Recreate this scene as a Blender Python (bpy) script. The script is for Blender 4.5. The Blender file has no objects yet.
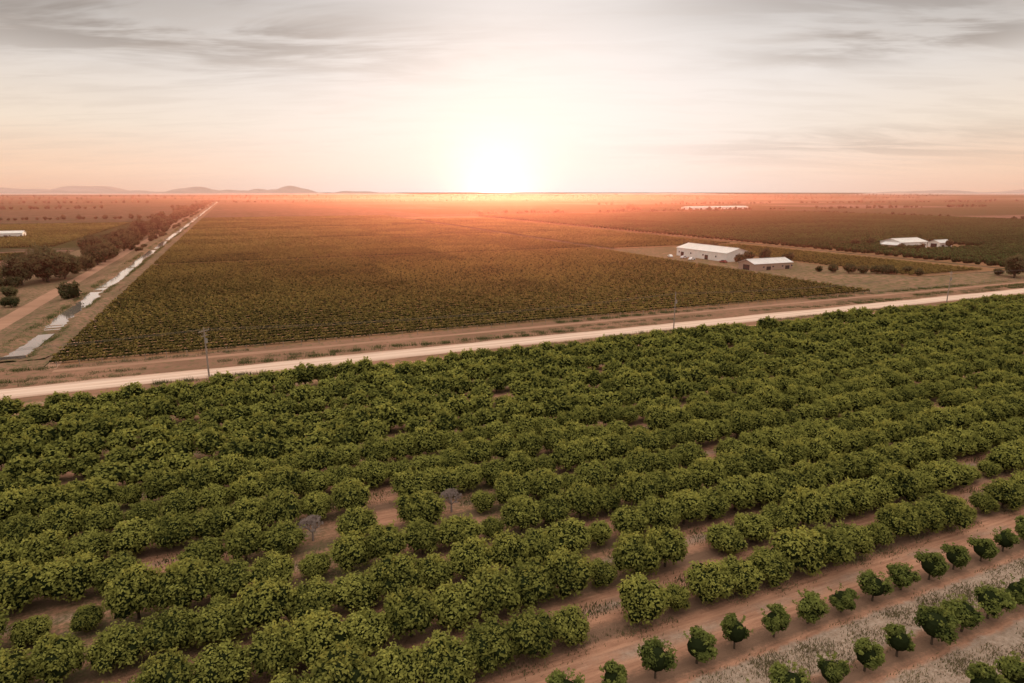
import bpy, math, numpy as np
from mathutils import Vector
A=math.radians(23.5); CA,SA=math.cos(A),math.sin(A)
def G(r,w,z=0.0): return (r*CA-w*SA, r*SA+w*CA, z)
rng=np.random.default_rng(21)
scene=bpy.context.scene
scene.view_settings.view_transform='Standard'; scene.view_settings.look='None'; scene.view_settings.exposure=0
COL=scene.collection
SUN_EL=math.radians(3.4); SUN_AZ=math.radians(-1.4)
SD=(math.sin(SUN_AZ)*math.cos(SUN_EL), math.cos(SUN_AZ)*math.cos(SUN_EL), math.sin(SUN_EL))
DISC_EL=math.radians(.1)
SDV=(math.sin(SUN_AZ)*math.cos(DISC_EL), math.cos(SUN_AZ)*math.cos(DISC_EL), math.sin(DISC_EL))

# ---------- node helpers ----------
class NT:
    def __init__(s,nt): s.nt=nt; s.n=nt.nodes; s.l=nt.links
    def new(s,t,**k):
        x=s.n.new(t)
        for a,b in k.items(): setattr(x,a,b)
        return x
    def put(s,sock,v):
        if isinstance(v,bpy.types.NodeSocket): s.l.new(v,sock)
        elif isinstance(v,(tuple,list)):
            sock.default_value = tuple(v) if len(sock.default_value)==len(v) else tuple(v)+(1,)
        else: sock.default_value=v
    def m(s,op,a,b=0.0,c=None,clamp=False):
        x=s.new('ShaderNodeMath',operation=op,use_clamp=clamp); s.put(x.inputs[0],a); s.put(x.inputs[1],b)
        if c is not None: s.put(x.inputs[2],c)
        return x.outputs[0]
    def vm(s,op,a,b=None):
        x=s.new('ShaderNodeVectorMath',operation=op); s.put(x.inputs[0],a)
        if b is not None: s.put(x.inputs[1],b)
        return x.outputs['Value'] if op in('DOT_PRODUCT','LENGTH') else x.outputs[0]
    def mix(s,f,a,b,mode='MIX'):
        x=s.new('ShaderNodeMix',data_type='RGBA',blend_type=mode); s.put(x.inputs['Factor'],f)
        s.put(x.inputs[6],a); s.put(x.inputs[7],b); return x.outputs[2]
    def noise(s,vec,scale,detail=4,rough=.55,dist=0):
        x=s.new('ShaderNodeTexNoise'); s.put(x.inputs['Vector'],vec); x.inputs['Scale'].default_value=scale
        x.inputs['Detail'].default_value=detail; x.inputs['Roughness'].default_value=rough; x.inputs['Distortion'].default_value=dist
        return x.outputs['Fac']
    def mr(s,v,a,b,c=0.0,d=1.0,smooth=False):
        x=s.new('ShaderNodeMapRange'); x.interpolation_type='SMOOTHSTEP' if smooth else 'LINEAR'
        s.put(x.inputs[0],v)
        for i,q in enumerate((a,b,c,d)): x.inputs[i+1].default_value=q
        return x.outputs[0]
    def scale(s,vec,sc,loc=(0,0,0),rot=(0,0,0)):
        x=s.new('ShaderNodeMapping'); s.put(x.inputs[0],vec); x.inputs['Scale'].default_value=sc; x.inputs['Location'].default_value=loc; x.inputs['Rotation'].default_value=rot
        return x.outputs[0]
def newmat(name,diffuse=False):
    m=bpy.data.materials.new(name); m.use_nodes=True
    T=NT(m.node_tree); bs=T.n['Principled BSDF']
    if diffuse:
        T.n.remove(bs); bs=T.new('ShaderNodeBsdfDiffuse'); T.l.new(bs.outputs[0],T.n['Material Output'].inputs[0])
    else:
        bs.inputs['Specular IOR Level'].default_value=.1; bs.inputs['Roughness'].default_value=.95
    return m,T,bs
def coords(T): return T.new('ShaderNodeTexCoord').outputs['Object']
def sep(T,v):
    x=T.new('ShaderNodeSeparateXYZ'); T.put(x.inputs[0],v); return x.outputs
def bump(T,bs,h,st,d):
    b=T.new('ShaderNodeBump'); b.inputs['Strength'].default_value=st; b.inputs['Distance'].default_value=d
    T.put(b.inputs['Height'],h); T.l.new(b.outputs[0],bs.inputs['Normal'])

def soil_mat(name,c1,c2,sc=.15,c3=None,grass=None,gthr=.55,bm=True):
    m,T,bs=newmat(name,True); v=coords(T)
    n1=T.noise(v,sc,5,.6); n2=T.noise(v,sc*14,4,.65); n3=T.noise(T.scale(v,(.15,1.6,1)),sc*6,3,.6)
    col=T.mix(T.mr(n1,.35,.65),c1,c2)
    col=T.mix(T.mr(n3,.4,.7,0,.5),col,c3 or tuple(x*.65 for x in c1))
    if grass: col=T.mix(T.mr(n2,gthr-.05,gthr+.1,0,.85),col,grass)
    T.put(bs.inputs['Color'],col)
    if bm: bump(T,bs,n2,.6,.15)
    return m

def leaf_mat(name,dark,light,trans=.25,nsc=.25):
    m=bpy.data.materials.new(name); m.use_nodes=True; T=NT(m.node_tree); T.n.remove(T.n['Principled BSDF'])
    out=T.n['Material Output']
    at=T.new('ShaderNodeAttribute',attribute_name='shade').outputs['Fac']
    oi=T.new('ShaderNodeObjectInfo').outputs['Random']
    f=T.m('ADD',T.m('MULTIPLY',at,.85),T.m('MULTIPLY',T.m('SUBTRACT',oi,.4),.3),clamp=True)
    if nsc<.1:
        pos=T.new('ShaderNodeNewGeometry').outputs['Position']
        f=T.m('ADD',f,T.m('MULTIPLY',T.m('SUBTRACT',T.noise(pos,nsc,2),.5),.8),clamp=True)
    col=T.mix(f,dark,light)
    d=T.new('ShaderNodeBsdfDiffuse'); T.put(d.inputs[0],col)
    t=T.new('ShaderNodeBsdfTranslucent'); T.put(t.inputs[0],col)
    a=T.new('ShaderNodeMixShader'); a.inputs[0].default_value=trans; T.l.new(d.outputs[0],a.inputs[1]); T.l.new(t.outputs[0],a.inputs[2])
    T.l.new(a.outputs[0],out.inputs[0]); return m
def plain(name,c,rough=.7,metal=0,var=.2,sc=2.0):
    m,T,bs=newmat(name); v=coords(T); n=T.noise(v,sc,5)
    T.put(bs.inputs['Base Color'],T.mix(T.mr(n,.3,.7),c,tuple(x*(1-var) for x in c))); bs.inputs['Roughness'].default_value=rough; bs.inputs['Metallic'].default_value=metal
    return m
def flat(name,c):
    m,T,bs=newmat(name,True); oi=T.new('ShaderNodeObjectInfo').outputs['Random']
    T.put(bs.inputs['Color'],T.mix(oi,c,tuple(x*.7 for x in c))); return m

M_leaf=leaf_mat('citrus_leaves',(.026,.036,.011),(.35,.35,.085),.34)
M_leafs=leaf_mat('young_citrus_leaves',(.03,.045,.014),(.23,.255,.065),.3)
M_gum=leaf_mat('gum_leaves',(.028,.034,.018),(.13,.12,.055),.2)
M_dgreen=leaf_mat('dark_green_citrus_leaves',(.02,.036,.013),(.11,.155,.05),.2)  # darker green foliage of the right-hand orchard block
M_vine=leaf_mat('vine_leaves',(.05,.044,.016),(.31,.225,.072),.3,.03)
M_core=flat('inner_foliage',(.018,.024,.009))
M_bark=flat('bark',(.1,.075,.055))
M_twig=flat('dead_twigs',(.34,.27,.24))
M_grass=leaf_mat('dry_grass_blades',(.12,.11,.05),(.34,.28,.17),.3)
M_weed=leaf_mat('weed_blades',(.05,.065,.025),(.15,.16,.06),.3)

# ---------- mesh helpers ----------
def mesh_from(name,verts,faces,mats,midx=None,shade=None,smooth=False):
    me=bpy.data.meshes.new(name); me.from_pydata(verts,[],faces)
    for m in mats: me.materials.append(m)
    if midx is not None: me.polygons.foreach_set('material_index',np.asarray(midx,dtype=np.int32))
    if shade is not None:
        a=me.attributes.new('shade','FLOAT','FACE'); a.data.foreach_set('value',np.asarray(shade,dtype=np.float32))
    if smooth: me.polygons.foreach_set('use_smooth',np.ones(len(me.polygons),dtype=bool))
    me.update(); return me
class MB:
    def __init__(s): s.V=[];s.F=[];s.I=[];s.S=[];s.n=0
    def add(s,v,f,mi=0,sh=.5):
        v=np.asarray(v,dtype=float); f=np.asarray(f,dtype=int)
        s.V.append(v); s.F+= (f+s.n).tolist(); s.n+=len(v)
        s.I+=[mi]*len(f); s.S+= list(sh) if hasattr(sh,'__len__') else [sh]*len(f)
    def leaves(s,c,nrm,size,sh,mi=0,asp=.55,rg=rng):
        n=len(c); nrm=nrm/np.linalg.norm(nrm,axis=1,keepdims=True)
        t=rg.normal(size=(n,3)); t-=nrm*(t*nrm).sum(1,keepdims=True); t/=np.linalg.norm(t,axis=1,keepdims=True)
        b=np.cross(nrm,t); L=size[:,None]; W=L*asp
        v=np.stack([c-t*L*.5,c+b*W*.5+t*L*.05,c+t*L*.5,c-b*W*.5+t*L*.05],1).reshape(-1,3)
        f=np.arange(4*n).reshape(n,4); s.add(v,f,mi,sh)
    def tube(s,p0,p1,r0,r1,mi=1,k=6):
        p0=np.array(p0,float);p1=np.array(p1,float);d=p1-p0;d/=np.linalg.norm(d)+1e-9
        u=np.cross(d,[.3,.9,.1]);u/=np.linalg.norm(u);w=np.cross(d,u)
        a=np.arange(k)*2*math.pi/k; ring=np.cos(a)[:,None]*u+np.sin(a)[:,None]*w
        v=np.vstack([p0+ring*r0,p1+ring*r1]); f=[[i,(i+1)%k,k+(i+1)%k,k+i] for i in range(k)]
        s.add(v,f,mi)
    def box(s,x0,x1,y0,y1,z0,z1,mi=0):
        v=[(x,y,z) for z in(z0,z1) for y in(y0,y1) for x in(x0,x1)]
        s.add(v,[[0,2,3,1],[4,5,7,6],[0,1,5,4],[2,6,7,3],[0,4,6,2],[1,3,7,5]],mi)
    def mesh(s,name,mats,smooth=False): return mesh_from(name,np.vstack(s.V).tolist(),s.F,mats,s.I,s.S,smooth)
import bmesh
_b=bmesh.new(); bmesh.ops.create_icosphere(_b,subdivisions=2,radius=1); ICO=(np.array([v.co[:] for v in _b.verts]),np.array([[v.index for v in f.verts] for f in _b.faces])); _b.free()
def addico(mb,c,r,mi):
    v=ICO[0]*(1+.12*rng.normal(size=(len(ICO[0]),1)))*r+c
    mb.add(v,ICO[1],mi,.1)
def unit(n):
    d=rng.normal(size=(n,3)); return d/np.linalg.norm(d,axis=1,keepdims=True)

def crown_tree(name,R,H,z0,ncl,nleaf,ls,mats,trunk_r=.1,up=.25,shoots=14,rd=False):
    mb=MB(); cz=(z0+H)/2; hz=(H-z0)/2
    cl=[]; ga=math.pi*(3-math.sqrt(5)); off=rng.uniform(0,6)
    while len(cl)<ncl:
        d=unit(1)[0]; d[2]=d[2]*.9+up
        k=rng.uniform(.5,.78); rc=R*rng.uniform(.26,.44)
        if rd:   # evenly spread clumps give a rounder dome
            i=len(cl); z=1-1.55*(i+.5)/ncl; q=math.sqrt(max(0,1-z*z)); d=np.array([q*math.cos(i*ga+off),q*math.sin(i*ga+off),z])+unit(1)[0]*.16
            k=rng.uniform(.56,.7); rc=R*rng.uniform(.31,.42)
        c=np.array([d[0]*R*k,d[1]*R*k,cz+d[2]*hz*k*.95])
        if c[2]-rc*.7<z0*.4: c[2]=z0*.4+rc*.7
        cl.append((c,rc,rng.uniform(0,1)))
    tot=sum(q[1]**2 for q in cl)
    cen=np.array([0,0,cz])
    for c,rc,cs in cl:
        n=int(nleaf*rc**2/tot); d=unit(n); d[:,2]=np.where(rng.random(n)<.3,np.abs(d[:,2]),d[:,2])
        p=c+d*rc*rng.uniform(.75,1.18,size=(n,1))
        q=(p-cen)/np.array([R,R,hz]); keep=np.linalg.norm(q,axis=1)>.5
        p=p[keep];d=d[keep]
        nr=d*.7+unit(len(d))*.65+np.array([0,0,.3])
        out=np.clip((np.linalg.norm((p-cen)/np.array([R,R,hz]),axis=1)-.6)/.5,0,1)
        sh=np.clip(.2*cs+.3*rng.random(len(p))+.5*out,0,1)  # crown shading put into leaf colour: outer leaves lighter, inner ones darker
        mb.leaves(p,nr,ls*rng.uniform(.6,1.35,len(p)),sh)
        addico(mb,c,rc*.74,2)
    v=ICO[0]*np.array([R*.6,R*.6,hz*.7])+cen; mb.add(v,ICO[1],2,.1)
    for i in range(shoots):
        d=unit(1)[0]; d[2]=abs(d[2])+.4; d/=np.linalg.norm(d)
        p0=cen+d*np.array([R,R,hz])*.8; k=18
        pts=p0+np.outer(np.linspace(0,1,k),d)*R*.34+rng.normal(size=(k,3))*.05*R
        mb.leaves(pts,unit(k)+np.array([0,0,.5]),ls*rng.uniform(.6,1.1,k),np.full(k,.9))
    base=z0*.9+.25
    mb.tube((0,0,-.1),(0.03,.02,base),trunk_r*1.25,trunk_r,1,8)
    for c,rc,cs in cl[:8]:
        mid=(np.array([0,0,base])*.45+c*.55)+rng.normal(size=3)*.08*R
        mb.tube((0,0,base-.05),mid,trunk_r*.6,trunk_r*.35,1,5); mb.tube(mid,c,trunk_r*.35,trunk_r*.12,1,5)
    return mb.mesh(name,mats)
def bare_tree(name,R,H):
    mb=MB()
    def br(p,d,l,r,k):
        q=p+d*l; mb.tube(p,q,r,r*.6,0,5)
        if k==0: return
        for i in range(5 if k>1 else 7):
            nd=d+unit(1)[0]*.8+np.array([0,0,.1]); nd/=np.linalg.norm(nd); br(q,nd,l*.7,r*.6,k-1)
    br(np.array([0,0,-.1]),np.array([0,0,1.]),1.0,.13,4)
    return mb.mesh(name,[M_twig])

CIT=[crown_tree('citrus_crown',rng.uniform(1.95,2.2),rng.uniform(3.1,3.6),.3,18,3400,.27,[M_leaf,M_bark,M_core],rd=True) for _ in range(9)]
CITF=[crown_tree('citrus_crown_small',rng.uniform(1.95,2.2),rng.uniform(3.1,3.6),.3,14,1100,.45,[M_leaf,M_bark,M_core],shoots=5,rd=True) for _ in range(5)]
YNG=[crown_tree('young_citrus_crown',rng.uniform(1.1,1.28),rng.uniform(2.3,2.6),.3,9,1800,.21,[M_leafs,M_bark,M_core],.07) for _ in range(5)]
GUM=[crown_tree('gum_crown',rng.uniform(4.2,4.8),rng.uniform(8,9.5),.7,18,2400,.75,[M_gum,M_bark,M_core],.28,.15) for _ in range(4)]
GUMF=[crown_tree('far_gum_crown',rng.uniform(4.2,5.2),rng.uniform(7,9.5),.5,9,350,1.5,[M_gum,M_bark,M_core],.28,.2,0) for _ in range(4)]
BUSH=[crown_tree('bush_crown',rng.uniform(2.6,3.2),rng.uniform(3.4,4.2),.1,12,1400,.5,[M_gum,M_bark,M_core],.12,.1) for _ in range(3)]
BARE=[bare_tree('bare_twigs',1.6,3) for _ in range(2)]

def obj(name,me,loc=(0,0,0),rz=0,sc=1,parent=None):
    o=bpy.data.objects.new(name,me); COL.objects.link(o); o.location=loc; o.rotation_euler[2]=rz
    o.scale=(sc,sc,sc) if not hasattr(sc,'__len__') else sc
    if parent: o.parent=parent
    return o
def empty(name):
    o=bpy.data.objects.new(name,None); COL.objects.link(o); return o
def inview(x,y,m=14): return abs(x)<.86*(y+8)+m and y>18

# ---------- orchard ----------
DEAD=[(-20.5,58.5),(-6.8,64.5)]
w=37.9
while w<120:
    near=w<62
    par=None if near else empty('citrus_tree_row')
    r=-85+rng.uniform(0,3)
    while r<330:
        r+=3.5*rng.uniform(.94,1.06); x,y,_=G(r,w)
        if not inview(x,y): continue
        if any(math.hypot(x-a,y-b)<2.6 for a,b in DEAD): continue
        ln=math.sin(r*.13+w*.7)+math.sin(r*.047-w*.31+1.3)
        if rng.random()<(.04 if w<90 else .015): continue
        s=1.06*rng.uniform(.9,1.08)+(.04*ln)
        if rng.random()<.06: s*=.64
        jx,jy=rng.normal(size=2)*.11
        P=CIT if w<80 else CITF
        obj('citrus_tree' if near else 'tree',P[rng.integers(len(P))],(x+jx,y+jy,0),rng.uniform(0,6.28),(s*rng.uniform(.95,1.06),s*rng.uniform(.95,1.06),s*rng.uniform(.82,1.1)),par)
    w+=5.65
for w in (20.7,26.4,32.1):
    r=-5
    while r<140:
        r+=3.8*rng.uniform(.97,1.03); x,y,_=G(r,w+rng.normal()*.1)
        if not inview(x,y,8): continue
        if rng.random()<.02: continue
        s=rng.uniform(1.0,1.25)
        obj('young_citrus_tree',YNG[rng.integers(5)],(x,y,0),rng.uniform(0,6.28),(s,s,s*rng.uniform(.85,1.08)))

# ---------- sheets ----------
def sheet(name,r0,r1,w0,w1,z,mat,wob=0,n=60,along='r'):
    if wob==0: n=1
    vs=[];fs=[]
    for i in range(n+1):
        t=i/n; a=wob*(math.sin(t*31+z*99)+.6*math.sin(t*77+1)+.4*rng.normal()); b=wob*(math.sin(t*27+2)+.6*math.sin(t*91+3)+.4*rng.normal())
        if along=='r': R=r0+(r1-r0)*t; vs+=[(R,w0+a,z),(R,w1+b,z)]
        else: W=w0+(w1-w0)*t; vs+=[(r0+a,W,z),(r1+b,W,z)]
    for i in range(n):
        q=[2*i,2*i+2,2*i+3,2*i+1]; fs.append(q if along=='r' else q[::-1])
    return obj(name,mesh_from(name,vs,fs,[mat]),(0,0,0),A)
M_ground=soil_mat('ground_soil',(.16,.095,.065),(.09,.075,.045),.004,grass=(.05,.05,.025),gthr=.48,bm=False)
g=mesh_from('ground',[(-26000,-2000,0),(26000,-2000,0),(26000,40000,0),(-26000,40000,0)],[[0,1,2,3]],[M_ground]); obj('ground',g,(0,0,0),A)
def orchard_floor():
    m,T,bs=newmat('orchard_floor',True); v=coords(T); X,Y,Z=sep(T,v)
    n1=T.noise(v,.12,5,.6); n2=T.noise(v,2.2,5,.7); nst=T.noise(T.scale(v,(.25,2.2,1)),1.2,4,.65); nf=T.noise(v,9,3,.7)
    red=T.mix(T.mr(nst,.35,.68),(.5,.27,.175),(.3,.16,.105))
    straw=T.mix(T.mr(n2,.35,.65),(.46,.37,.3),(.26,.2,.15))
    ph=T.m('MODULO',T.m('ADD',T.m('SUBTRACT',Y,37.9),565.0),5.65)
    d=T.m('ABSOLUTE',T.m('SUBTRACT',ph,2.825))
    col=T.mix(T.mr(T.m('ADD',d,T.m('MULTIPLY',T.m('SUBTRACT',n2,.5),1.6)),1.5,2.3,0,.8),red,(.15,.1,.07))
    alley=T.m('MULTIPLY',T.mr(n1,.45,.6),T.mr(d,.0,1.1,1,0))
    col=T.mix(T.m('MULTIPLY',alley,T.mr(nf,.35,.6,.4,1)),col,straw)
    rut=T.mr(T.m('ABSOLUTE',T.m('SUBTRACT',d,.85)),.0,.22,.45,0)
    col=T.mix(rut,col,(.55,.31,.2))
    y2=T.m('ADD',Y,T.m('MULTIPLY',T.m('SUBTRACT',T.noise(v,.7,4,.7),.5),1.4))
    s1=T.m('MULTIPLY',T.mr(y2,27.4,27.9),T.mr(y2,30.6,31.0,1,0)); s2=T.m('MULTIPLY',T.mr(y2,21.8,22.4),T.mr(y2,25.0,25.4,1,0))
    col=T.mix(T.m('MULTIPLY',T.m('MAXIMUM',s1,s2),T.mr(nf,.3,.6,.55,1)),col,straw)
    wd_=T.m('ADD',T.noise(v,.05,3),T.m('MULTIPLY',T.mr(X,-60,60,.14,-.04),1.0))
    weeds=T.m('MULTIPLY',T.mr(wd_,.47,.6),T.mr(n2,.36,.6))
    weeds=T.m('MULTIPLY',weeds,T.mr(Y,40,50))
    col=T.mix(T.m('MULTIPLY',weeds,.8),col,(.11,.11,.05))
    T.put(bs.inputs['Color'],col); bump(T,bs,T.m('ADD',n2,T.m('MULTIPLY',nf,.5)),.9,.16); return m
sheet('orchard_ground',-200,420,-10,128,.004,orchard_floor(),0,1)
def grass_tile(name,L,Wd,n,mat,h):
    mb=MB(); c=np.column_stack([rng.uniform(0,L,n),rng.normal(0,Wd,n),np.zeros(n)])
    keep=(np.sin(c[:,0]*1.3)+np.sin(c[:,0]*.47+c[:,1]*2)+rng.normal(size=n)*.8)>.2
    c=c[keep]; n=len(c); hh=h*rng.uniform(.4,1.3,n); ang=rng.uniform(0,6.28,n); lean=rng.normal(size=(n,2))*.35*hh[:,None]
    b=np.column_stack([np.cos(ang),np.sin(ang),np.zeros(n)])*.035
    top=c+np.column_stack([lean,hh]); v=np.stack([c-b,c+b,top+b*.3,top-b*.3],1).reshape(-1,3)
    mb.add(v,np.arange(4*n).reshape(n,4),0,rng.random(n)); return mb.mesh(name,[mat])
GT=[grass_tile('grass_tuft_mesh',20,.55,1800,M_grass,.22),grass_tile('grass_tuft_mesh',20,.7,2200,M_weed,.3)]
gp=empty('grass')
w=37.9+2.82
while w<80:
    r=-60
    while r<150:
        x,y,_=G(r+10,w)
        if inview(x,y,16) and rng.random()<.7: obj('grass_strip',GT[1 if rng.random()<.6 else 0],G(r,w+rng.normal()*.2,.004),A,1,gp)
        r+=20*rng.uniform(.9,1.3)
    w+=5.65
for w in (29.2,28.2,30,23.5,22.8,24.3,37.0):
    for r in np.arange(-5,110,20):
        x,y,_=G(r+10,w)
        if inview(x,y,16): obj('grass_strip',GT[0],G(r+rng.uniform(-4,4),w,.004),A,1,gp)

# verge, road
M_verge=soil_mat('verge',(.3,.165,.11),(.2,.115,.075),.05,grass=(.13,.11,.055),gthr=.56)
M_track=soil_mat('dirt_track',(.38,.22,.15),(.31,.18,.12),.08)
sheet('road_verge',-400,900,127,153,.008,M_verge,0,1)
def road_mat():
    m,T,bs=newmat('gravel_road',True); v=coords(T); X,Y,Z=sep(T,v)
    n=T.noise(v,1.2,6,.65); nl=T.noise(T.scale(v,(.05,1.2,1)),1.0,4)
    d=T.m('ABSOLUTE',T.m('SUBTRACT',Y,134.2))
    col=T.mix(T.mr(nl,.35,.65),(.64,.48,.38),(.5,.35,.27))
    rut=T.mr(T.m('ABSOLUTE',T.m('SUBTRACT',d,1.1)),.2,.6,.6,0); col=T.mix(rut,col,(.72,.56,.46))
    col=T.mix(T.mr(T.m('ADD',d,n),3.1,3.9,0,.7),col,(.4,.25,.18))
    T.put(bs.inputs['Color'],col); bump(T,bs,n,.4,.05); return m
vs=[];fs=[];N=240
prof=[(-3.7,.02),(-2.8,.09),(0,.16),(2.8,.09),(3.7,.02)]
for i in range(N+1):
    R=-400+1300*i/N; wb=.3*math.sin(i*.83)+.2*rng.normal(); wc=.3*math.sin(i*.61+2)+.2*rng.normal()
    for q,z in prof: vs.append((R,134.2+q+(wb if q>3 else wc if q<-3 else 0),z))
for i in range(N):
    for j in range(4): a=i*5+j; fs.append([a,a+5,a+6,a+1])
obj('road',mesh_from('road',vs,fs,[road_mat()],smooth=True),(0,0,0),A)
sheet('dirt_track',-36,900,147,149,.012,M_track,.2,120)
M_vsoil=soil_mat('vineyard_soil',(.3,.155,.085),(.21,.12,.065),.02,grass=(.12,.09,.04),gthr=.54,bm=False)
sheet('vineyard_soil',-38,206,153,640,.01,M_vsoil,0,1)
vgp=empty('grass')
for w in (139.8,143,151,129.2):
    for r in np.arange(-60,300,20):
        if rng.random()<.6: obj('verge_grass',GT[rng.integers(2)],G(r+rng.uniform(-6,6),w+rng.normal()*.6,.008),A,(1,1.2,1.8),vgp)

# ---------- vine tiles ----------
def vine_tile(name,L=49.2,rows=12,sp=3.27,dens=34,mat=M_vine,ls=.4):
    mb=MB()
    for k in range(rows):
        n=int(L*dens); x=rng.uniform(0,L,n); a=rng.uniform(0,math.pi,n)
        ph=rng.uniform(0,6)
        hh=.95+.3*np.sin(x*2.6+ph)*np.sin(x*.37+k)+.2*np.sin(x*.9+ph*2)+.12*np.sin(x*6.1)
        rad=rng.uniform(.7,1.15,n)
        y=np.cos(a)*.5*rad*hh; z=.3+np.sin(a)*.9*rad*hh
        keep=(np.sin(x*1.71+k*1.9)+np.sin(x*2.93+ph))>-1.3
        p=np.column_stack([x,y+k*sp+sp/2,z])[keep]
        nr=np.column_stack([np.zeros(n),np.cos(a),np.sin(a)])[keep]+unit(int(keep.sum()))*.6
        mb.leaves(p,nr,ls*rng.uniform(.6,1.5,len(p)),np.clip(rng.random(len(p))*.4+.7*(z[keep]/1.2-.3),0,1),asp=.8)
        mb.box(0,L,k*sp+sp/2-.16,k*sp+sp/2+.16,.4,.75,1)
    return mb.mesh(name,[mat,M_core])
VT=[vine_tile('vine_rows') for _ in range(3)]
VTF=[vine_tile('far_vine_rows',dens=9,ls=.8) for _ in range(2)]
vp=empty('vineyard')
def vines(r0,r1,w0,w1,par,tiles=VT,L=49.2,D=39.24):
    W=w0
    while W+D*.6<w1:
        R=r0
        while R+L*.5<r1:
            sx=min(1,(r1-R)/L)
            fl=rng.random()<.5; tl=tiles if W<400 else VTF
            x,y,_=G(R+L/2,W+D/2)
            if abs(x)<.86*(y+8)+60: obj('rows',tl[rng.integers(len(tl))],G(R,W) if not fl else G(R+L*sx,W+D),A+(math.pi if fl else 0),(sx,1,1),par)
            R+=L
        W+=D
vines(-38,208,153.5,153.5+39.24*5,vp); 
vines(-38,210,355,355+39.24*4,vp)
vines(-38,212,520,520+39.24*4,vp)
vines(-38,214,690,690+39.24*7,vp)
sheet('vineyard_headland',-38,215,349.8,354.8,.02,M_track,.2,40)
sheet('vineyard_headland',-38,215,512.5,519,.02,M_track,.2,40)
sheet('vineyard_soil',-38,214,640,980,.01,M_vsoil,0,1)

def far_tile(name,L=56,rows=7,sp=5.65):
    mb=MB()
    for k in range(rows):
        x=0
        while x<L:
            x+=3.5*rng.uniform(.9,1.1); R=rng.uniform(1.4,1.85); n=70
            if rng.random()<.04: continue
            d=unit(n); d[:,2]=np.abs(d[:,2]); c=np.array([x,k*sp+sp/2,1.1])
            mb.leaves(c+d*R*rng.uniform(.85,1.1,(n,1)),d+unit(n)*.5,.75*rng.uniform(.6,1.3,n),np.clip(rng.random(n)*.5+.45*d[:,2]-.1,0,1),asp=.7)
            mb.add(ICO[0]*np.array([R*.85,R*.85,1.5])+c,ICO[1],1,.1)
    return mb.mesh(name,[M_dgreen,M_core])
FT=[far_tile('citrus_rows') for _ in range(2)]
op=empty('distant_citrus_orchard')
sheet('orchard_soil',332,900,165,900,.012,M_vsoil,0,1)
for W in np.arange(170,860,39.55+3.5):
    for R in np.arange(334,880,57.5):
        if 372<R+28<430 and 250<W+20<300: continue
        x,y,_=G(R+28,W+20)
        if abs(x)<.86*(y+8)+50: obj('rows',FT[rng.integers(2)],G(R,W),A,1,op)
sheet('vineyard_soil',262,328,175,340,.012,M_vsoil,0,1); sheet('vineyard_soil',222,328,340,900,.012,M_vsoil,0,1)
v2=empty('vineyard'); vines(264,327,178,178+39.24*4,v2); vines(218,327,345,345+39.24*12,v2)
M_yard=soil_mat('yard_dirt',(.32,.18,.12),(.19,.125,.08),.03,grass=(.1,.1,.045),gthr=.48)
sheet('yard_ground',209,262,150,338,.014,M_yard,0,1)
sheet('yard_ground',206,332,149.5,174,.018,M_yard,.5,60)

# left side: canal + tracks + fields
M_bank=soil_mat('canal_bank',(.3,.17,.115),(.17,.11,.07),.06,grass=(.1,.095,.045),gthr=.5)
vs=[];fs=[];N=500
prof=[(-56,.02),(-53,.9),(-50.5,.9),(-48.4,.15),(-48.0,.03),(-45.2,.03),(-44.8,.15),(-42.6,.6),(-41,.55),(-39.4,.02)]
for i in range(N+1):
    W=160+2600*(i/N)**1.5; k=.5*math.sin(W*.11)+.6*math.sin(W*.043)
    sh=.4*max(0,math.sin(W*.17)+math.sin(W*.071+1)+.4*rng.normal()-.9)
    tp=min(1,(W-160)/6)
    for q,z in prof: vs.append((q+k*(.3 if abs(q)>52 else 1)+rng.normal()*.18,W,(z*(.3+.7*tp)+rng.normal()*.07*tp if z>.1 else max(sh,.35*(1-tp)))))
P=len(prof)
for i in range(N):
    for j in range(P-1): a=i*P+j; fs.append([a,a+1,a+P+1,a+P])
obj('canal_bank',mesh_from('canal_bank',vs,fs,[M_bank],smooth=True),(0,0,0),A)
M_conc=plain('concrete',(.2,.165,.14),.9,0,.4)
mb=MB(); mb.box(-49.5,-43.8,162.2,162.6,-.2,.75)
obj('culvert_headwall',mb.mesh('culvert_headwall',[M_conc]),(0,0,0),A)
m,T,bs=newmat('canal_water'); bs.inputs['Base Color'].default_value=(.62,.5,.42,1); bs.inputs['Metallic'].default_value=.75; bs.inputs['Roughness'].default_value=.06; bs.inputs['Specular IOR Level'].default_value=.8
bump(T,bs,T.noise(coords(T),2.5,3),.1,.02)
sheet('canal_water',-49.1,-44.1,162.7,2600,.19,m,.1,500,'w')
sheet('dirt_track',-63,-58,100,2600,.02,M_track,.3,200,'w')
sheet('canal_verge',-90,-38.6,140,2600,.006,M_bank,0,1)
sheet('dirt_track',-38.5,-36,150,980,.024,M_track,.2,100,'w')
rd=grass_tile('reed_mesh',20,.6,1200,M_weed,.9); rp=empty('reeds')
for W in np.arange(162,900,16):
    for R in (-50.1,-43.2):
        if rng.random()<.7: obj('reed_clump',rd,G(R+rng.normal()*.3,W,.3),A+math.pi/2,(1,1,rng.uniform(.6,1.1)),rp)
M_f=[soil_mat('field_a',(.1,.075,.045),(.08,.065,.035),.01,grass=(.05,.055,.022),gthr=.45,bm=False),
     soil_mat('field_b',(.22,.12,.085),(.16,.09,.065),.008,bm=False),
     soil_mat('field_c',(.06,.06,.026),(.075,.065,.03),.01,grass=(.04,.045,.018),gthr=.45,bm=False),
     soil_mat('field_d',(.16,.12,.08),(.12,.09,.055),.01,grass=(.08,.072,.035),gthr=.5,bm=False)]
PK=[0,0,2,2,2,1,3]
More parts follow.
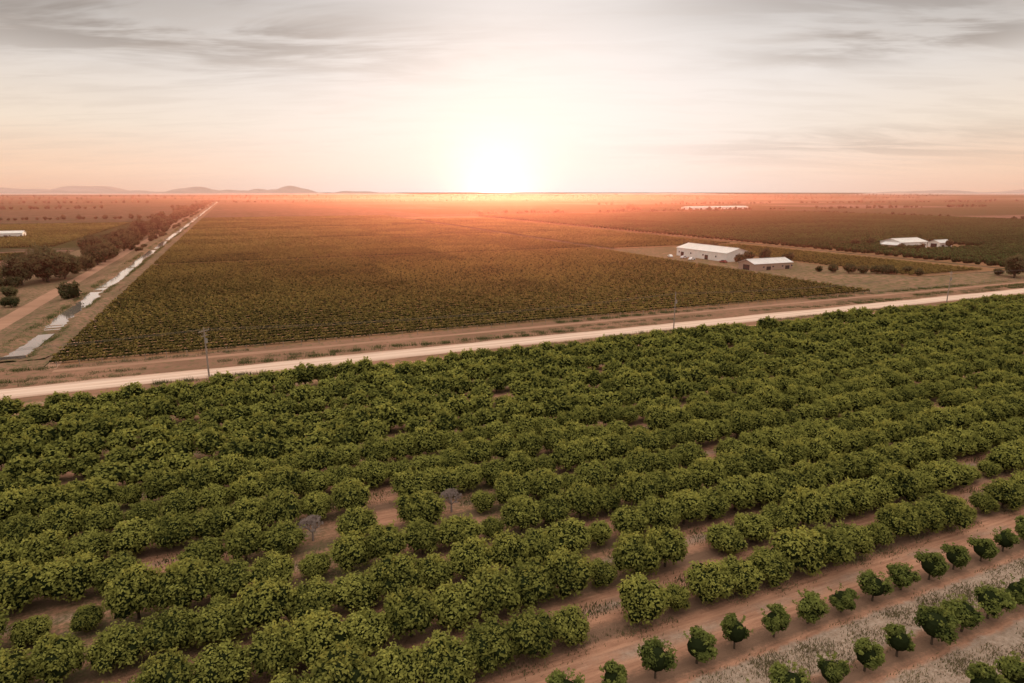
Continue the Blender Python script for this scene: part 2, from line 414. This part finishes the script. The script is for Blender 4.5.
sheet('field',-420,-92,170,470,.012,M_f[1],0,1); sheet('field',-420,-92,490,900,.012,M_f[2],0,1)
v3=empty('vineyard'); vines(-340,-112,215,215+39.24*6,v3); vines(-700,-95,500,500+39.24*9,v3); vines(-700,-345,300,300+39.24*4,v3)
W=985; 
while W<9000:
    D=rng.uniform(120,300)*(1+W/4000); R=-6200
    while R<9500:
        L=rng.uniform(250,700)*(1+W/5000)
        if rng.random()<.9 and not(R<-40<R+L and W<2600): sheet('field',R+6,R+L-6,W+5,W+D-5,.05,M_f[PK[rng.integers(7)]],0,1)
        R+=L
    W+=D
for R0,R1,W0,W1,k in [(905,1600,150,600,1),(905,1700,620,960,0),(-1500,-430,170,600,1),(-1500,-430,620,960,2)]:
    sheet('field',R0,R1,W0,W1,.03,M_f[k],0,1)

# ---------- trees mid/far ----------
def tree(r,w,s=1,name='gum_tree',P=GUM,par=None,z=0):
    return obj(name,P[rng.integers(len(P))],G(r,w,z),rng.uniform(0,6.28),(s,s,s*rng.uniform(.9,1.2)),par)
for r,w,s in [(-70,303,1.65),(-77,297,1.4),(-66,312,1.3),(-84,285,1.1),(-90,262,.9),(-80,272,.9),(-73,310,1.5),(-96,250,.9),(-104,244,.9),(-110,238,.8),(-98,270,.9),(-68,322,1.2)]: tree(r,w,s)
for r,w,s in [(-51.5,247,1.4),(-66,330,1.1),(-68,225,.8),(-78,290,1.2),(-88,270,1.1),(-92,255,1.0),(-66,240,.8),(-72,262,.9)]: tree(r,w,s,'bush',BUSH)
par=empty('canal_tree_line')
w=333
while w<2600:
    w+=rng.uniform(4,11)*(1+w/800)
    far=w>600
    tree(-67+rng.normal()*3,w,rng.uniform(.6,1.5),'tree',GUMF if far else GUM,par,-.4)
    if rng.random()<.5: tree(-64+rng.normal()*3,w+6,rng.uniform(.7,1.2),'tree',BUSH,par)
    if rng.random()<.35: tree(-54+rng.normal(),w+5,rng.uniform(.6,1.0),'tree',BUSH,par)
for r,w,s in [(238,246,.72),(246,243,.8),(229,243,.55),(256,238,.7),(262,300,.7),(258,320,.6)]: tree(r,w,s)
for r,w,s in [(248,196,1),(252,192,.9),(258,190,1),(243,200,.8),(262,186,.8),(233,228,.7),(228,235,.6),(300,165,.7),(268,178,.7),(240,205,.6),(255,200,.7),(264,190,.9),(272,186,.8)]: tree(r,w,s,'bush',BUSH)
for r,w,s in [(374,262,.5),(384,256,.5),(420,262,.55),(424,280,.6),(372,292,.6),(398,300,.5),(386,292,.6),(412,292,.6)]: tree(r,w,s)
tree(297,157,1.1); tree(303,160,.9)
par=empty('distant_trees')
def belt(r0,w0,r1,w1,s=1,gap=7,brk=.35):
    L=math.hypot(r1-r0,w1-w0); d=0; ph=rng.uniform(0,6)
    while d<L:
        d+=gap*s*rng.uniform(.6,1.3); t=d/L
        if math.sin(d*.013/s+ph)+.6*math.sin(d*.041/s+2*ph)<brk-1: continue
        k=s*rng.uniform(.45,.95)
        tree(r0+(r1-r0)*t+rng.normal()*3*s,w0+(w1-w0)*t+rng.normal()*4*s,k,'tree',GUMF,par,-.6*k)
belt(-215,395,-260,400,1.0,6,-.5); belt(-300,440,-230,455,.9,6,-.5)
belt(-900,985,-70,985,.9,8,.5); belt(-700,480,-360,480,.7,8,.6)
belt(340,985,1700,985,.9,9,.4); belt(-2200,1600,-100,1600,1.1,10,.6); belt(650,1000,730,1060,1.5,6,-1)
belt(900,1500,3000,1500,1.2,12,.5); belt(-2500,2400,3500,2400,1.3,14,.3); belt(-4000,3600,5500,3600,1.6,18,.2)
belt(-6000,5400,8500,5400,2.0,24,.1); belt(905,160,905,900,.7,9,.5)

# ---------- buildings ----------
M_white=plain('white_sheet_metal',(.74,.7,.66),.55,0,.15,.4); M_roof=plain('pale_roof_sheet',(.68,.65,.63),.5,0,.18,.4)
M_dark=plain('opening_dark',(.03,.03,.03),.6); M_glass=plain('window_glass',(.05,.06,.07),.1); M_brick=plain('brick_wall',(.38,.27,.21),.9)
def building(name,r,w,L,D,H,rise,wall,roof,axis='w',doors=3):
    p=empty(name); p.location=G(r,w); p.rotation_euler[2]=A+(math.pi/2 if axis=='w' else 0)
    def part(nm,mb,mats): 
        o=bpy.data.objects.new(nm,mb.mesh(nm,mats)); COL.objects.link(o); o.parent=p
    hl,hd=L/2,D/2
    b=MB(); 
    v=[(-hl,-hd,0),(hl,-hd,0),(hl,hd,0),(-hl,hd,0),(-hl,-hd,H),(hl,-hd,H),(hl,hd,H),(-hl,hd,H),(-hl,0,H+rise),(hl,0,H+rise)]
    b.add(v,[[0,1,5,4],[2,3,7,6]]); b.F+=[[1,2,6,9,5],[3,0,4,8,7]]; b.I+=[0,0]; b.S+=[0,0]
    part('walls',b,[wall])
    b=MB(); e=.5; ov=.35*rise/hd
    for s in(-1,1):
        v=[(-hl-e,s*(hd+.35),H-ov+.06),(hl+e,s*(hd+.35),H-ov+.06),(hl+e,0,H+rise+.06),(-hl-e,0,H+rise+.06)]
        v2=[(x,y,z+.1) for x,y,z in v]
        b.add(v+v2,[[0,1,2,3],[4,5,6,7],[0,1,5,4],[0,3,7,4],[1,2,6,5]])
        for i in range(int(L/1.5)):
            x=-hl+.5+i*1.5; y0=s*(hd+.3); b.add([(x,y0,H-ov+.17),(x+.12,y0,H-ov+.17),(x+.12,s*.1,H+rise+.16),(x,s*.1,H+rise+.16),(x+.06,y0,H-ov+.24),(x+.06,s*.1,H+rise+.24)],[[0,4,5,3],[4,1,2,5]])
    b.box(-hl-e,hl+e,-.25,.25,H+rise+.2,H+rise+.27)
    part('roof',b,[roof])
    b=MB(); g=MB()
    for i in range(doors):
        x=-hl+L*(i+.5)/doors
        for s in(-1,1):
            y=s*(hd+.03)
            if (i%2==1) or doors<3: b.box(x-1.3,x+1.3,min(y,y+.05*s),max(y,y+.05*s),0.02,H*.55)
            g.box(x+2.2,x+3.2,min(y,y+.05*s),max(y,y+.05*s),H*.4,H*.6)
    b.box(hl+.02,hl+.08,-2,2,.02,H*.8); b.box(-hl-.08,-hl-.02,-2,2,.02,H*.8)
    part('doors',b,[M_dark]); part('windows',g,[M_glass])
building('white_farm_shed',237.5,273,40,16,4.4,2.2,M_white,M_white,'w',4)
building('farm_house',227,224,23,10,3,1.7,M_brick,M_roof,'r',4)
building('white_packing_shed',396,276,24,15,4,2,M_white,M_white,'r',3)
building('farm_outbuilding',423,270,12,8,3,1.5,M_white,M_roof,'r',2)
building('farm_outbuilding',378,270,10,8,3,1.4,M_brick,M_roof,'w',2)
building('white_farm_shed',-165,622,22,10,3.4,1.6,M_white,M_white,'r',3)
building('greenhouse',935,1075,160,22,4,1.8,M_white,M_white,'r',12)

# ---------- vehicles ----------
def car(r,w,rz,col,name='parked_car'):
    mb=MB()
    pr=[(-2.2,.35),(-2.25,.85),(-1.6,.98),(-1.15,1.45),(.55,1.45),(1.15,1.0),(2.1,.88),(2.2,.4)]
    n=len(pr); y=.85
    v=[(x,-y*(.84 if z>1.2 else 1),z) for x,z in pr]+[(x,y*(.84 if z>1.2 else 1),z) for x,z in pr]
    mb.add(v,[[i,i+1,n+i+1,n+i] for i in range(n-1)],0)
    mb.F+=[[mb.n-2*n+i for i in range(n)],[mb.n-n+i for i in range(n)][::-1],[mb.n-2*n,mb.n-n,mb.n-1,mb.n-n-1]]; mb.I+=[0]*3; mb.S+=[0]*3
    for s in(-1,1):
        mb.add([(-1.3,s*.87,1.0),(.85,s*.87,1.0),(.45,s*.75,1.38),(-1.0,s*.75,1.38)],[[0,1,2,3]],1)
        for x in(-1.35,1.35):
            k=12;a=np.arange(k)*2*math.pi/k
            c0=np.column_stack([x+.34*np.cos(a),np.full(k,s*.7),.34+.34*np.sin(a)]); c1=c0+np.array([0,s*.2,0])
            b0=mb.n; mb.add(np.vstack([c0,c1]),[[i,(i+1)%k,k+(i+1)%k,k+i] for i in range(k)],2); mb.F.append([b0+k+i for i in range(k)]); mb.I.append(2); mb.S.append(0)
    mb.add([(.62,-.7,1.4),(.62,.7,1.4),(1.12,.8,1.03),(1.12,-.8,1.03)],[[0,1,2,3]],1)
    m=plain('car_paint',col,.3,0,.02); obj(name,mb.mesh(name,[m,M_glass,M_dark]),G(r,w,.02),A+rz)
for r,w,z,c in [(220,268,.3,(.7,.7,.7)),(222,277,.2,(.6,.6,.62)),(219,285,1.2,(.75,.74,.72)),(226,251,1.6,(.2,.05,.04))]: car(r,w,z,c)

# ---------- power poles and wires ----------
M_pole=plain('pole_timber',(.3,.24,.2),.85); M_ins=plain('insulator',(.3,.28,.26),.3); M_wire=plain('wire_metal',(.12,.11,.1),.5)
pr_=[-225,-116,-7,102,211,320,429]; PW=129.6
for r in pr_:
    mb=MB(); mb.tube((0,0,-.3),(0,0,10.2),.17,.11,0,10)
    mb.box(-.08,.04,-1.3,1.3,9.4,9.55); mb.box(-.08,.04,-.8,.8,8.5,8.62)
    mb.tube((0,-.9,9.4),(0,0,8.7),.03,.03,0,5); mb.tube((0,.9,9.4),(0,0,8.7),.03,.03,0,5)
    for y in(-1.2,-.55,.55,1.2): mb.tube((0,y,9.55),(0,y,9.78),.06,.04,1,8)
    mb.tube((.28,0,7.2),(.28,0,8.1),.22,.22,1,10)
    obj('power_pole',mb.mesh('power_pole',[M_pole,M_ins]),G(r,PW),A-.7)
mb=MB()
for a,b in zip(pr_[:-1],pr_[1:]):
    for y in(-1.2,-.55,.55,1.2):
        pts=[(a+(b-a)*t+y*math.sin(.7),PW+y*math.cos(.7),9.78-4*1.3*t*(1-t)) for t in np.linspace(0,1,13)]
        for p,q in zip(pts[:-1],pts[1:]): mb.tube(p,q,.012,.012,0,4)
obj('power_lines',mb.mesh('power_lines',[M_wire]),(0,0,0),A)
mb=MB()
for r in np.arange(-36,330,4): mb.tube((r,151.6,0),(r+rng.normal()*.03,151.6,1.25),.06,.05,0,6)
for z in(.5,.85,1.15): mb.tube((-36,151.6,z),(330,151.6,z),.008,.008,0,4)
obj('wire_fence',mb.mesh('wire_fence',[M_pole]),(0,0,0),A)

for x,y in DEAD:
    obj('bare_citrus_tree',BARE[rng.integers(2)],(x,y,0),rng.uniform(0,6),1.05)

# ---------- hills ----------
M_hill=soil_mat('hazed_hill',(.5,.33,.29),(.44,.3,.27),.0006,bm=False)  # haze of distance put into the pale base colour of the hills
def hill(cx,cy,Lx,H,seed):
    q=np.random.default_rng(seed); nx,ny=80,14; vs=[];fs=[]
    ph=q.uniform(0,6,6)
    for j in range(ny+1):
        for i in range(nx+1):
            u=i/nx*2-1; v=j/ny*2-1
            e=max(0,1-u*u)**1.2*max(0,1-v*v)
            k=.6+.25*math.sin(u*5+ph[0])+.15*math.sin(u*11+ph[1])+.08*math.sin(u*23+ph[2]+v*3)
            vs.append((cx+u*Lx,cy+v*900,H*e*k-2))
    for j in range(ny):
        for i in range(nx): a=j*(nx+1)+i; fs.append([a,a+1,a+nx+2,a+nx+1])
    obj('hills',mesh_from('hills',vs,fs,[M_hill],smooth=True))
for x,y,Lx,H,s in [(-7649,9560,2332,165,1),(-6249,9620,1710,130,2),(-4773,9680,622,120,3),(-3638,9740,855,150,4),(-2829,9800,1399,75,5),(6653,9860,1399,75,6),(8830,9920,1866,105,7),(-9825,9980,2487,150,8),(1368,10040,2332,45,9)]:
    hill(x,y,Lx,H,s)

# ---------- haze: a shallow layer tinted red to add ground glow, and thin far air ----------
def haze(name,c,dn,g,*b):
    mh=bpy.data.materials.new(name); mh.use_nodes=True; T=NT(mh.node_tree); T.n.remove(T.n['Principled BSDF'])
    vsn=T.new('ShaderNodeVolumeScatter'); vsn.inputs['Color'].default_value=c+(1,); vsn.inputs['Density'].default_value=dn; vsn.inputs['Anisotropy'].default_value=g
    T.l.new(vsn.outputs[0],T.n['Material Output'].inputs['Volume'])
    mb=MB(); mb.box(*b); obj(name,mb.mesh(name,[mh]))
haze('haze',(1,.38,.3),.00034,.73,-5000,5000,120,2300,11.5,31)
haze('distant_haze',(1,.72,.66),.00005,.3,-9500,9500,3300,8300,8,330)

# ---------- world ----------
wd=bpy.data.worlds.new('World'); scene.world=wd; wd.use_nodes=True; T=NT(wd.node_tree)
bg=T.n['Background']
sky=T.new('ShaderNodeTexSky',sky_type='NISHITA'); sky.sun_disc=False; sky.sun_elevation=SUN_EL; sky.sun_rotation=SUN_AZ; sky.air_density=1.5; sky.dust_density=2.5
dr=T.vm('NORMALIZE',T.new('ShaderNodeTexCoord').outputs['Generated'])
X,Y,Z=sep(T,dr); Zc=T.m('MAXIMUM',Z,0.0)
ang=T.m('ARCCOSINE',T.m('MINIMUM',T.vm('DOT_PRODUCT',dr,SDV),1.0))
def gauss(x,s): 
    q=T.m('DIVIDE',x,s); return T.m('EXPONENT',T.m('MULTIPLY',T.m('MULTIPLY',q,q),-1.0))
az=T.m('ARCTAN2',X,Y)
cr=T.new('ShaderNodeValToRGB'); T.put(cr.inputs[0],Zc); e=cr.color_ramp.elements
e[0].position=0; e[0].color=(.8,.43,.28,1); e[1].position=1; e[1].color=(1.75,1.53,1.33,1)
for p,c in [(.03,(.9,.6,.41)),(.09,(.9,.75,.61)),(.16,(.76,.69,.64)),(.25,(.35,.33,.32)),(.33,(.5,.48,.48)),(.55,(1.5,1.33,1.18))]:  # upper stops, out of view, are raised to light the foreground
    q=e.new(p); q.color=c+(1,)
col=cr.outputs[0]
veil=T.m('MULTIPLY',gauss(T.m('SUBTRACT',az,.03),.43),gauss(T.m('SUBTRACT',Z,.08),.36))
veil=T.m('MULTIPLY',veil,T.mr(Z,.3,.5,1,0))
col=T.mix(T.m('MULTIPLY',veil,.98),col,(.97,.93,.92))
den=T.m('ADD',Zc,.09); cv=T.new('ShaderNodeCombineXYZ'); T.put(cv.inputs[0],T.m('DIVIDE',X,den)); T.put(cv.inputs[1],T.m('DIVIDE',Y,den))
cn=T.noise(T.scale(cv.outputs[0],(.5,1.3,1),(3.1,1.7,0),(0,0,-.25)),1.3,5,.62,.6)
cn2=T.noise(T.scale(cv.outputs[0],(.9,2.6,1),(9.1,4.7,0),(0,0,-.15)),1.6,4,.6,.4)
def blob(a0,z0,sa,sz): return T.m('MULTIPLY',gauss(T.m('SUBTRACT',az,a0),sa),gauss(T.m('SUBTRACT',Z,z0),sz))
mask=T.m('ADD',blob(-.5,.205,.34,.05),T.m('ADD',blob(.52,.185,.15,.022),blob(.62,.26,.3,.05)),clamp=True)
mask=T.m('ADD',mask,T.m('MULTIPLY',blob(.5,.06,.25,.025),.4),clamp=True)
cl=T.m('MULTIPLY',T.mr(cn,.4,.58,.1,1,True),mask)
col=T.mix(T.m('MULTIPLY',cl,.75),col,(.25,.205,.185))
cl2=T.m('MULTIPLY',T.mr(cn2,.42,.68,0,1,True),T.m('SUBTRACT',1.0,T.m('MULTIPLY',veil,.85)))
col=T.mix(T.m('MULTIPLY',cl2,T.mr(Z,.02,.2,.1,.26)),col,(.5,.42,.37))
core=T.m('ADD',T.m('MULTIPLY',gauss(ang,.02),4.0),T.m('MULTIPLY',gauss(ang,.07),.45))
sc_=T.new('ShaderNodeVectorMath',operation='SCALE'); T.put(sc_.inputs[0],(1,.86,.66)); T.put(sc_.inputs['Scale'],core)
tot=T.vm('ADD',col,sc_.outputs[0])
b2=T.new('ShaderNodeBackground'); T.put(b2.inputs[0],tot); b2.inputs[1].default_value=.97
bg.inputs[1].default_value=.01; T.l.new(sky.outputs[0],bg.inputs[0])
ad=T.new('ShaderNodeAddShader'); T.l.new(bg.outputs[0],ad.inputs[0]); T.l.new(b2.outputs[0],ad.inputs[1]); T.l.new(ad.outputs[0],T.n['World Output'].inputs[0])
wd.cycles.sampling_method='MANUAL'; wd.cycles.sample_map_resolution=512

# ---------- sun ----------
L=bpy.data.lights.new('sun','SUN'); L.energy=4.2; L.angle=math.radians(.5); L.color=(1,.56,.33)
lo=bpy.data.objects.new('sun',L); COL.objects.link(lo); lo.rotation_euler=(-Vector(SD)).to_track_quat('-Z','Y').to_euler()

# ---------- camera ----------
cam=bpy.data.cameras.new('camera'); cam.sensor_width=36; cam.lens=22.15; cam.clip_start=.5; cam.clip_end=60000
co=bpy.data.objects.new('camera',cam); COL.objects.link(co); co.location=(0,0,35); co.rotation_euler=(math.radians(90-13.35),0,0)
scene.camera=co
